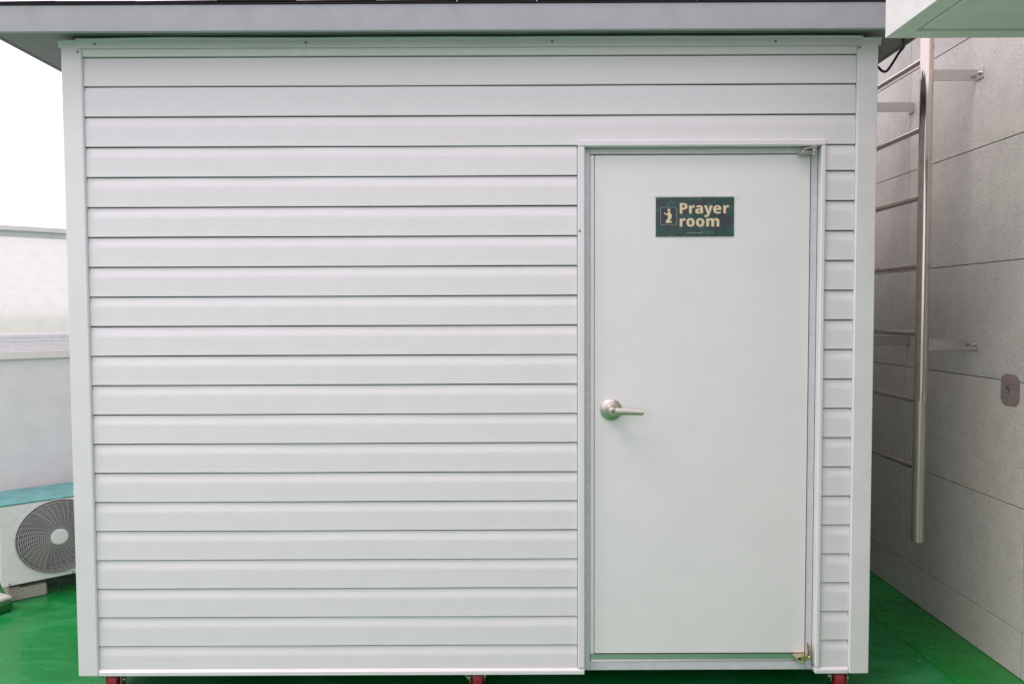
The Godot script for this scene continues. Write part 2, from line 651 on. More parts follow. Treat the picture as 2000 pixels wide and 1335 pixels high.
	bx(d, 0.3760, 1.2350, 0.1775, 2.1935, -0.065, -0.0205, 0.0015)
	var leaf := put(d, "door", M.door, c)
	tag(leaf, "plain off-white door with a lever handle")
	var le := begin()
	bx(le, 0.3580, 0.3740, 0.1745, 2.1940, -0.060, -0.0190, 0.0025)
	put(le, "edge_strip", M.door, leaf)
	build_handle(leaf)
	build_hinges(leaf)
	# screws
	for p in [Vector3(-1.582, 2.624, 0.0175), Vector3(-0.757, 2.626, 0.0175), Vector3(0.205, 2.626, 0.0175), Vector3(1.078, 2.623, 0.0175), Vector3(-1.652, 2.596, 0.0120), Vector3(1.409, 2.600, 0.0120), Vector3(0.313, 1.892, 0.0130)]:
		screw(c, p)
	build_roof(c, depth)
	for e in [[-1.612, -0.075, 0.05], [-0.112, -0.085, 0.22], [1.398, -0.075, -0.25], [-1.612, -1.85, 0.3], [-0.112, -1.85, 0.0], [1.398, -1.85, 0.4]]:
		build_caster(c, Vector3(e[0], 0, e[1]), e[2])

func build_handle(leaf: Node):
	var o := Vector3(0.4415, 1.1785, -0.0205)
	var b := Basis(Vector3.RIGHT, PI / 2)
	var st := begin()
	lathe(st, o, b, [Vector2(0.0435, 0.0), Vector2(0.0440, 0.004), Vector2(0.0425, 0.008), Vector2(0.036, 0.0125), Vector2(0.028, 0.0155), Vector2(0.0215, 0.017), Vector2(0.0195, 0.020), Vector2(0.0185, 0.026), Vector2(0.0, 0.026)], 48)
	put(st, "handle_rose", M.nickel, leaf)
	var lv := begin()
	lathe(lv, o, b, [Vector2(0.0135, 0.024), Vector2(0.0135, 0.046), Vector2(0.0155, 0.050), Vector2(0.0155, 0.060), Vector2(0.0125, 0.064), Vector2(0.0, 0.065)], 32)
	# grip: flattened bar sweeping out to the right
	var n := 14
	var seg := 14
	var rings = []
	for i in n + 1:
		var t := float(i) / n
		var p := o + Vector3(0.004 + 0.121 * t, -0.001 - 0.007 * t * t, 0.056 - 0.012 * t * t)
		var hy: float = lerp(0.0155, 0.0105, t) * (1.0 if i < n else 0.6)
		var hz: float = lerp(0.0085, 0.0060, t) * (1.0 if i < n else 0.6)
		var ring = []
		for k in seg:
			var a := TAU * k / seg
			ring.append([p + Vector3(0, cos(a) * hy, sin(a) * hz), Vector3(0, cos(a) / hy, sin(a) / hz).normalized()])
		rings.append(ring)
	for i in n:
		for k in seg:
			var k2 := (k + 1) % seg
			var A = rings[i]
			var B = rings[i + 1]
			tri_n(lv, [A[k][0], A[k2][0], B[k2][0]], [A[k][1], A[k2][1], B[k2][1]])
			tri_n(lv, [A[k][0], B[k2][0], B[k][0]], [A[k][1], B[k2][1], B[k][1]])
	for k in seg:
		tri(lv, rings[n][k][0], rings[n][(k + 1) % seg][0], o + Vector3(0.1265, -0.008, 0.044), Vector3.RIGHT)
	put(lv, "handle_lever", M.satin, leaf)
	var ky := begin()
	lathe(ky, o + Vector3(0, 0, 0.0648), b, [Vector2(0.0075, 0.0), Vector2(0.0075, 0.0018), Vector2(0.006, 0.0026), Vector2(0.0, 0.0026)], 24)
	bx(ky, o.x - 0.0009, o.x + 0.0009, o.y - 0.0045, o.y + 0.0045, o.z + 0.0672, o.z + 0.0682, 0.0003)
	put(ky, "keyhole", M.screw, leaf)

func build_hinges(leaf: Node):
	# upper offset pivot: two stacked plates and a pin
	var st := begin()
	cbox(st, Vector3(1.212, 2.1950, 0.002), Vector3(0.064, 0.009, 0.046), 0.0015, Basis(Vector3.UP, 0.12))
	cbox(st, Vector3(1.218, 2.2100, 0.002), Vector3(0.048, 0.008, 0.046), 0.0015, Basis(Vector3.BACK, 0.16))
	tube(st, [Vector3(1.236, 2.186, 0.010), Vector3(1.236, 2.2185, 0.010)], 0.0095, 14)
	cbox(st, Vector3(1.207, 2.190, -0.019), Vector3(0.046, 0.012, 0.004), 0.001)
	put(st, "hinge", M.zinc, leaf)
	# lower brass-coloured pivot with its upright ear
	var lo := begin()
	cbox(lo, Vector3(1.210, 0.1735, -0.004), Vector3(0.052, 0.005, 0.036), 0.0012, Basis(Vector3.UP, 0.25))
	cbox(lo, Vector3(1.214, 0.1625, -0.004), Vector3(0.042, 0.005, 0.036), 0.0012, Basis(Vector3.UP, 0.15))
	tube(lo, [Vector3(1.218, 0.150, 0.006), Vector3(1.218, 0.182, 0.006)], 0.0068, 14)
	lathe(lo, Vector3(1.218, 0.154, 0.006), Basis(), [Vector2(0.0, -0.004), Vector2(0.011, -0.004), Vector2(0.012, 0.0), Vector2(0.011, 0.005), Vector2(0.0, 0.005)], 20)
	cbox(lo, Vector3(1.247, 0.188, -0.006), Vector3(0.004, 0.060, 0.026), 0.001, Basis(Vector3.BACK, 0.06))
	cbox(lo, Vector3(1.237, 0.166, -0.008), Vector3(0.024, 0.010, 0.020), 0.002)
	put(lo, "hinge", M.brass, leaf)

func build_roof(c: Node, depth: float):
	var x0 := -1.968
	var x1 := 1.657
	var y0 := 2.650
	var y1 := 2.7323
	var yf := 2.6320        # the front fascia hangs below the soffit
	var zf := 0.12
	var zb := -depth - 0.1
	var rf := begin()
	# deck between the fascias
	bx(rf, x0 + 0.018, x1 - 0.018, 2.664, y1 - 0.001, zb + 0.018, zf - 0.018, 0.001)
	var roof := put(rf, "roof", M.fascia, c)
	var fa := begin()
	bx(fa, x0, x1, yf, y1, zf - 0.016, zf, 0.003)
	put(fa, "fascia", M.fascia, roof)
	for s in [0, 1]:
		var st := begin()
		var xa: float = x0 if s == 0 else x1 - 0.016
		bx(st, xa, xa + 0.016, y0, y1, zb, zf - 0.0165, 0.003)
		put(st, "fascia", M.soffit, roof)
	var fb := begin()
	bx(fb, x0, x1, y0, y1, zb - 0.016, zb - 0.0005, 0.003)
	put(fb, "fascia", M.fascia, roof)
	# soffit in three sheets with narrow seams
	var cuts = [x0 + 0.0165, -0.70, 1.115, x1 - 0.0165]
	for i in 3:
		var st := begin()
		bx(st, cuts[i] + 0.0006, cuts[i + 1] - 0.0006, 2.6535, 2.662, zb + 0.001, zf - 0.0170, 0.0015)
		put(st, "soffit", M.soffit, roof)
	# shingles
	var sc := begin()
	bx(sc, x0 + 0.002, x1 - 0.002, y1 + 0.0003, y1 + 0.0055, zf - 0.25, zf + 0.004, 0.001)
	put(sc, "starter_course", M.shingle, roof)
	var st0 := begin()
	cbox(st0, Vector3(0, 0.003, -0.11), Vector3(0.299, 0.006, 0.22), 0.001)
	var tab := st0.commit()
	var rows := 13
	for j in rows:
		for i in 13:
			var x := x0 + 0.004 + 0.301 * i + (0.15 if j % 2 == 1 else 0.0)
			if x + 0.301 > x1 + 0.004:
				continue
			var o := again(tab, "shingle", M.shingle, roof)
			var lift := 0.0
			if j == 0:
				lift = rng.randf() * 0.005 if rng.randf() < 0.5 else 0.0
			o.position = Vector3(x + 0.15, y1 + 0.0065 + lift + 0.0035 * j + 0.004 * (j % 2), zf + 0.006 - 0.158 * j)
			o.rotation = Vector3(0.03, rng.randf_range(-0.01, 0.01), rng.randf_range(-0.012, 0.012) if j == 0 else 0.0)

func build_caster(c: Node, at: Vector3, turn: float):
	var b := Basis(Vector3.UP, turn)
	var pl := begin()
	cbox(pl, at + Vector3(0, 0.1065, 0.01), Vector3(0.10, 0.005, 0.09), 0.001)
	for s in [-1.0, 1.0]:
		cbox(pl, at + b * Vector3(0.0305 * s, 0.072, 0.004), Vector3(0.0035, 0.064, 0.050), 0.001, b)
	cbox(pl, at + b * Vector3(0, 0.1035, 0.0), Vector3(0.064, 0.0035, 0.050), 0.001, b)
	var fork := put(pl, "caster", M.zinc, c)
	var wh := begin()
	var wb := b * Basis(Vector3.BACK, PI / 2)
	lathe(wh, at + Vector3(0, 0.05, 0), wb, [Vector2(0.012, -0.022), Vector2(0.040, -0.022), Vector2(0.046, -0.020), Vector2(0.0495, -0.013), Vector2(0.05, 0.0), Vector2(0.0495, 0.013), Vector2(0.046, 0.020), Vector2(0.040, 0.022), Vector2(0.012, 0.022)], 36)
	put(wh, "wheel", M.red, fork)
	var ax := begin()
	tube(ax, [at + b * Vector3(-0.040, 0.05, 0), at + b * Vector3(0.040, 0.05, 0)], 0.0055, 10)
	for s in [-1.0, 1.0]:
		tube(ax, [at + b * Vector3(0.033 * s, 0.05, 0), at + b * Vector3(0.038 * s, 0.05, 0)], 0.010, 6)
	put(ax, "axle", M.zinc, fork)
	var br := begin()
	tube(br, [at + b * Vector3(-0.045, 0.092, 0.020), at + b * Vector3(-0.032, 0.092, 0.020)], 0.008, 6)
	cbox(br, at + b * Vector3(-0.046, 0.074, 0.018), Vector3(0.014, 0.006, 0.030), 0.002, b)
	put(br, "brake_lever", M.zinc, fork)

func build_sign():
	var s := thing("door_sign", "dark green Prayer room sign with gold lettering taped to the white door", "sign", Vector3(0.7755, 1.9495, -0.0192))
	var w := 0.312
	var h := 0.1578
	var bm := mat(Color(1, 1, 1), 0.32)
	var im := Image.create(128, 64, false, Image.FORMAT_RGB8)
	for y in 64:
		for x in 128:
			var k := noise.get_noise_2d(x * 1.6 + 900.0, y * 1.6) * 0.5 + 0.5
			var q := noise.get_noise_2d(x * 2.2 + 300.0, y * 3.0 + 60.0) * 0.5 + 0.5
			var c := Color(0.17, 0.30, 0.28).lerp(Color(0.22, 0.23, 0.27), smoothstep(0.4, 0.7, k)).lerp(Color(0.24, 0.42, 0.36), smoothstep(0.5, 0.8, q) * 0.7)
			im.set_pixel(x, y, c)
	bm.albedo_texture = ImageTexture.create_from_image(im)
	bm.uv1_triplanar = true
	bm.uv1_world_triplanar = true
	bm.uv1_scale = Vector3(1, 2, 1) / 0.33
	var st := begin()
	bx(st, -w / 2, w / 2, -h / 2, h / 2, 0.0, 0.0014, 0.0003)
	put(st, "board", bm, s)
	var cream := mat(lin(0.70, 0.60, 0.42), 0.35)
	var gold := mat(lin(0.34, 0.20, 0.07), 0.35)
	var grey := mat(lin(0.38, 0.38, 0.40), 0.4)
	var font := SystemFont.new()
	font.font_names = PackedStringArray(["Droid Sans"])
	font.font_weight = 700
	for e in [["Prayer", 0.0954, 0.0667, 0.195, 0.0555], ["room", 0.0954, 0.1183, 0.157, 0.0335]]:
		for layer in [0, 1]:
			var tm := TextMesh.new()
			tm.text = e[0]
			tm.font = font
			tm.font_size = 64
			tm.pixel_size = 0.001
			tm.depth = 0.0004
			tm.curve_step = 1.0
			tm.horizontal_alignment = HORIZONTAL_ALIGNMENT_LEFT
			tm.vertical_alignment = VERTICAL_ALIGNMENT_TOP
			var box := tm.get_aabb()
			var k: float = e[3] / box.size.x
			var tail: bool = e[0] == "Prayer"
			var ky: float = e[4] / box.size.y
			var o := MeshInstance3D.new()
			o.mesh = tm
			o.name = "lettering"
			o.material_override = cream if layer == 1 else gold
			var shift := Vector3(0.0028, -0.0016, 0.0) if layer == 0 else Vector3.ZERO
			# the baseline lies above the tail of the y
			var base_y: float = box.position.y + box.size.y * (0.252 if tail else 0.012)
			o.transform = Transform3D(Basis().scaled(Vector3(k, ky, 1.0)), Vector3(-w / 2 + e[1] - box.position.x * k, h / 2 - e[2] - base_y * ky, 0.00175 + 0.0004 * layer) + shift)
			s.add_child(o, true)
	# pictogram: rounded square outline with a kneeling figure
	var px := 0.002047
	var fr := begin()
	var x0 := -w / 2 + 9.4 * px
	var x1 := -w / 2 + 40.2 * px
	var y1 := h / 2 - 20.4 * px
	var y0 := h / 2 - 53.8 * px
	var rr := 0.006
	var ol = []
	for q in [[x1 - rr, y1 - rr, 0.0], [x0 + rr, y1 - rr, PI / 2], [x0 + rr, y0 + rr, PI], [x1 - rr, y0 + rr, PI * 1.5]]:
		for i in 5:
			var a: float = q[2] + PI / 2 * i / 4
			ol.append(Vector3(q[0] + cos(a) * rr, q[1] + sin(a) * rr, 0.0017))
	tube(fr, ol, 0.0008, 6, false, true)
	put(fr, "pictogram_frame", grey, s)
	var dk := begin()
	bx(dk, x0 + 0.0012, x1 - 0.0012, y0 + 0.0012, y1 - 0.0012, 0.0012, 0.0017, 0.0002)
	put(dk, "pictogram_ground", mat(lin(0.035, 0.045, 0.05), 0.4), s)
	var fg := begin()
	var pts := PackedVector2Array()
	# outline read off the print, in pixels of the zoomed photograph
	for p in [[528, 455], [548, 452], [572, 462], [588, 500], [590, 540], [575, 570], [552, 598], [600, 602], [598, 620], [540, 630], [500, 628], [490, 606], [505, 588], [530, 560], [528, 520], [516, 500], [490, 498], [472, 480], [468, 462], [478, 460], [490, 478], [512, 482]]:
		pts.append(Vector2(-w / 2 + (p[0] / 8.333 - 40.0) * px, h / 2 - (p[1] / 8.333 - 25.0) * px))
	slab_poly(fg, pts, Vector3(0, 0, 0.0018), Vector3.RIGHT, Vector3.UP, 0.0004)
	var hd := PackedVector2Array()
	for i in 16:
		var a := TAU * i / 16
		hd.append(Vector2(-w / 2 + (546.0 / 8.333 - 40.0 + cos(a) * 2.7) * px, h / 2 - (424.0 / 8.333 - 25.0 - sin(a) * 2.9) * px))
	slab_poly(fg, hd, Vector3(0, 0, 0.0018), Vector3.RIGHT, Vector3.UP, 0.0004)
	put(fg, "pictogram_figure", cream, s)
	# unreadable line of small print
	var sp := begin()
	var x := -w / 2 + 61.0 * px
	while x < -w / 2 + 91.0 * px:
		var l := rng.randf_range(0.002, 0.0045)
		var hh := rng.randf_range(0.0012, 0.0032)
		bx(sp, x, x + l, h / 2 - 70.6 * px, h / 2 - 70.6 * px + hh, 0.0013, 0.0018, 0.0001)
		x += l + 0.0009
	put(sp, "small_print", mat(lin(0.36, 0.40, 0.40), 0.4), s)
	# clear tape along the edges
	var tape := mat(Color(0.97, 0.97, 0.98, 0.16), 0.3)
	tape.transparency = BaseMaterial3D.TRANSPARENCY_ALPHA
	for e in [[-0.174, 0.176, 0.0755, 0.0925, 0.0030]]:
		var t := begin()
		bx(t, e[0], e[1], e[2], e[3], e[4] - 0.0003, e[4], 0.00005)
		put(t, "tape", tape, s)

func build_cable():
	var st := begin()
	var pts = []
	var key = [Vector3(1.612, 2.652, -0.05), Vector3(1.648, 2.648, -0.115), Vector3(1.655, 2.640, -0.165), Vector3(1.656, 2.612, -0.225), Vector3(1.655, 2.597, -0.268), Vector3(1.653, 2.612, -0.305), Vector3(1.645, 2.645, -0.345), Vector3(1.60, 2.651, -0.40)]
	var cv := Curve3D.new()
	for i in key.size():
		var tan: Vector3 = (key[min(i + 1, key.size() - 1)] - key[max(i - 1, 0)]) / 6.0
		cv.add_point(key[i], -tan, tan)
	for i in 41:
		pts.append(cv.sample_baked(cv.get_baked_length() * i / 40.0, true))
	tube(st, pts, 0.0055, 10)
	var o := put(st, "power_cable", M.rubber, self)
	tag(o, "black cable looping below the right roof edge", "cable")

# ------------------------------------------------------------------ right side
func build_stone_wall():
	var w := thing("building_wall", "tall speckled stone-clad building wall behind the steel ladder", "wall", Vector3(WALL_X, 0, -0.6))
	var rel := -w.position
	var st := begin()
	bx(st, WALL_X + 0.010, WALL_X + 0.35, 0.0, 5.5, -5.85, 4.35, 0.002)
	put(st, "wall_core", M.joint, w, rel)
	var ys = [0.004, 0.2045, 0.731, 1.2655, 1.787, 2.319, 2.850, 3.382, 3.914, 4.446, 4.978, 5.49]
	var g := 0.0020
	for j in ys.size() - 1:
		var hgt: float = ys[j + 1] - ys[j] - 2 * g
		var s0 := begin()
		cbox(s0, Vector3(0.015, hgt * 0.5, 0), Vector3(0.03, hgt, 0.955 - 2 * g), 0.0012)
		var mesh := s0.commit()
		for k in 11:
			var zc := -1.09 - 0.955 * 4.5 + 0.955 * k
			var o := again(mesh, "stone_panel", M.stone[rng.randi() % 3], w, rel + Vector3(WALL_X + rng.randf_range(-0.0006, 0.0006), ys[j] + g, zc))
			o.rotation.y = rng.randf_range(-0.0012, 0.0012)
	# the building steps out behind the cabin and closes the gap there
	var rt := begin()
	bx(rt, 0.2, WALL_X - 0.03, 0.0, 3.3, -2.85, -2.55, 0.004)
	put(rt, "return_wall", M.stone[0], w, rel)
	# stair room under the canopy, just outside the picture
	var pw := begin()
	bx(pw, 1.80, WALL_X - 0.03, 0.0, 2.449, 0.62, 3.9, 0.004)
	put(pw, "stair_room_wall", M.stone[1], w, rel)

func build_ladder():
	var z0 := -0.518
	var z1 := -1.060
	var x := 1.968
	var l := thing("wall_ladder", "stainless steel ladder fixed to the stone wall beside the cabin", "ladder", Vector3(x, 0.48, -0.78))
	var rel := -l.position
	for z in [z0, z1]:
		var st := begin()
		tube(st, [Vector3(x, 1.185, z), Vector3(x, 6.1, z)], 0.0285, 40)
		var stile := put(st, "stile", M.steel, l, rel)
		var lo := begin()
		tube(lo, [Vector3(x - 0.004, 0.479, z), Vector3(x - 0.003, 1.146, z)], 0.0265, 40)
		put(lo, "lower_pipe", M.dull_steel, stile)
		var sl := begin()
		lathe(sl, Vector3(x - 0.001, 1.145, z), Basis(), [Vector2(0.0262, 0.0), Vector2(0.0272, 0.0), Vector2(0.0275, 0.036), Vector2(0.0300, 0.037), Vector2(0.0300, 0.041), Vector2(0.02, 0.042)], 40)
		put(sl, "sleeve", M.steel, stile)
	var y := 0.827
	while y < 5.9:
		var st := begin()
		tube(st, [Vector3(x - 0.002, y, z0 - 0.02), Vector3(x - 0.002, y, z1 + 0.02)], 0.0135, 18)
		put(st, "rung", M.steel, l, rel)
		y += 0.3185
	for yb in [1.411, 2.657, 3.90, 5.15]:
		for s in [0, 1]:
			var z: float = z0 if s == 0 else z1 + 0.01
			var st := begin()
			bx(st, x + 0.02, WALL_X - 0.004, yb - 0.0255, yb + 0.0255, z - 0.0025, z + 0.0025, 0.0008)
			var za: float = z - 0.0025 if s == 0 else z - 0.052
			bx(st, WALL_X - 0.0045, WALL_X - 0.0006, yb - 0.0258, yb + 0.0258, za, za + 0.0545, 0.0008)
			var br := put(st, "wall_bracket", M.flat_steel, l, rel)
			var bo := begin()
			var c := Vector3(WALL_X - 0.004, yb + 0.002, za + 0.030 if s == 0 else za + 0.022)
			lathe(bo, c, Basis(Vector3.BACK, PI / 2), [Vector2(0.011, 0.0), Vector2(0.011, 0.002), Vector2(0.0085, 0.002), Vector2(0.0085, 0.009), Vector2(0.0, 0.010)], 6)
			tube(bo, [c, c + Vector3(-0.016, 0, 0)], 0.0045, 10)
			put(bo, "bolt", M.zinc, br)

func build_cover_plate():
	# oblong stone plug with cut corners
	var poly := PackedVector2Array()
	var hw := 0.061
	var hh := 0.069
	for q in [[1, 1], [-1, 1], [-1, -1], [1, -1]]:
		for i in 5:
			var a := PI / 2 * i / 4 + atan2(q[1], q[0]) - PI / 4
			poly.append(Vector2(q[0] * (hw - 0.036) + cos(a) * 0.036, q[1] * (hh - 0.036) + sin(a) * 0.036))
	var st := begin()
	slab_poly(st, poly, Vector3.ZERO, Vector3(0, 0, -1) * -1.0, Vector3.UP, -0.014)
	var small := PackedVector2Array()
	for p in poly:
		small.append(p * 0.95)
	var o := put(st, "wall_plug", M.pink, self, Vector3(WALL_X - 0.0008, 1.2265, -0.2405))
	tag(o, "rounded pinkish stone plug set on the wall joint at the right edge", "plug")
	var dot := begin()
	lathe(dot, Vector3(-0.014, 0.012, 0.0), Basis(Vector3.BACK, PI / 2), [Vector2(0.007, -0.002), Vector2(0.007, 0.0012), Vector2(0.004, 0.0016), Vector2(0.0, 0.0016)], 12)
	put(dot, "centre_pin", M.screw, o)

func build_canopy():
	var c := thing("concrete_canopy", "white painted canopy slab overhanging at the upper right corner", "canopy", Vector3(1.73, 2.45, 1.4))
	var rel := -c.position
	var x0 := 1.253
	var x1 := WALL_X - 0.002
	var z0 := 0.522
	var z1 := 3.9
	# the rim hangs lower than the slab; the field inside it leaves a drip groove
	var b := 0.066
	var g := 0.012
	var st := begin()
	bx(st, x0 + b, x1, 2.464, 2.86, z0 + 0.056, z1, 0.0002)
	put(st, "slab", M.canopy, c, rel)
	var s2 := begin()
	bx(s2, x0, x0 + b, 2.450, 2.8595, z0, z1, 0.0012)
	bx(s2, x0 + b - 0.0011, x1, 2.4501, 2.8594, z0 + 0.0001, z0 + 0.0559, 0.0010)
	put(s2, "rim", M.canopy, c, rel)
	var s3 := begin()
	bx(s3, x0 + b + g, x1, 2.4495, 2.4638, z0 + 0.056 + 0.018, z1, 0.005)
	put(s3, "soffit_field", M.canopy, c, rel)

# ------------------------------------------------------------------ left side
func build_left():
	var ang := deg_to_rad(49.8)
	var t := Vector3(sin(ang), 0, -cos(ang))
	var n := Vector3(cos(ang), 0, sin(ang))
	var b1 := Vector3(-2.709, 0, -1.019)
	var bas := Basis(t, Vector3.UP, n)      # local x along the parapet, z towards the camera
	# parapet
	var wz := -0.46
	var p := thing("parapet_wall", "pale rendered rooftop parapet wall behind the air conditioner", "wall", b1 + n * wz, bas)
	var s0 := -3.4
	var s1 := 6.78
	var st := begin()
	bx(st, s0, s1, 0.0, 1.3025, -0.16, 0.0, 0.003)
	put(st, "wall", M.render_paint, p)
	# the parapet turns and runs on round the terrace, outside the picture
	var inv := bas.inverse()
	var o0 := b1 + n * wz
	for e in [[Vector3(-5.75, 0, 1.0), Vector3(-5.6, 1.3025, 6.05)], [Vector3(-5.75, 0, 6.06), Vector3(0.9, 1.3025, 6.21)]]:
		var pw := begin()
		cbox(pw, (e[0] + e[1]) * 0.5, e[1] - e[0], 0.003)
		var w2 := put(pw, "wall", M.render_paint, p)
		w2.transform = Transform3D(inv, -(inv * o0))
	var s := s0
	while s < s1 - 0.1:
		var e: float = min(s + (0.6 if s == s0 else 0.9), s1)
		var cs := begin()
		bx(cs, s + 0.001, e - 0.001, 1.3030, 1.3545, -0.19, 0.026, 0.004)
		put(cs, "coping_stone", M.coping, p)
		s = e
	# wind screen standing on the parapet
	var sc := thing("wind_screen", "frosted white screen in aluminium rails on top of the parapet wall", "screen", b1 + n * wz + Vector3(0, 1.3545, 0), bas)
	var zc := -0.045
	var rb := begin()
	bx(rb, s0, s1, 0.0005, 0.050, zc - 0.045, zc + 0.045, 0.003)
	bx(rb, s0, s1, 0.0515, 0.072, zc - 0.036, zc + 0.036, 0.002)
	bx(rb, s0, s1, 0.0735, 0.096, zc - 0.028, zc + 0.028, 0.002)
	put(rb, "bottom_rail", M.alu, sc)
	var rt := begin()
	bx(rt, s0, s1, 0.712, 0.742, zc - 0.05, zc + 0.050, 0.003)
	bx(rt, s0, s1, 0.680, 0.7115, zc - 0.015, zc + 0.012, 0.002)
	put(rt, "top_rail", M.alu, sc)
	var posts = [-3.38, -2.2, -0.95, 0.62, 1.85, 3.1, 4.35, 5.6, 6.75]
	for k in posts.size():
		var ps := begin()
		bx(ps, posts[k] - 0.02, posts[k] + 0.02, 0.0965, 0.6795, zc - 0.025, zc + 0.025, 0.002)
		put(ps, "post", M.alu, sc)
		if k + 1 < posts.size():
			var pn := begin()
			bx(pn, posts[k] + 0.0205, posts[k + 1] - 0.0205, 0.0965, 0.6795, zc - 0.0015, zc + 0.0015, 0.0004)
			put(pn, "pane", M.pane, sc)
	build_ac(b1, bas)
	# support blocks
	var k1 := thing("concrete_block", "weathered concrete block under the near corner of the air conditioner", "block", b1 + t * 0.090, bas)
	var q := begin()
	bx(q, -0.090, 0.090, 0.0, 0.069, -0.34, 0.0, 0.006)
	put(q, "block", M.concrete, k1)
	var q2 := begin()
	bx(q2, -0.089, -0.036, 0.0695, 0.080, -0.33, -0.004, 0.002)
	put(q2, "mortar_pad", M.concrete, k1)
	var k2 := thing("concrete_block", "concrete block under the far end of the air conditioner, mostly hidden by the cabin", "block", b1 + t * 0.56, bas)
	var q3 := begin()
	bx(q3, -0.090, 0.090, 0.0, 0.069, -0.34, 0.0, 0.006)
	put(q3, "block", M.concrete, k2)
	# small stone with green paint round its foot, cut by the left edge of the picture
	var gb := thing("painted_stone", "small pale stone with a green painted foot at the left picture edge", "stone", Vector3(-2.70, 0, -0.90), Basis(Vector3.UP, -0.45))
	var g1 := begin()
	cbox(g1, Vector3(0, 0.029, 0), Vector3(0.145, 0.058, 0.11), 0.012)
	put(g1, "painted_foot", M.green_block, gb)
	var g2 := begin()
	cbox(g2, Vector3(-0.004, 0.068, -0.006), Vector3(0.134, 0.021, 0.098), 0.006)
	put(g2, "stone_top", M.pale_stone, gb)

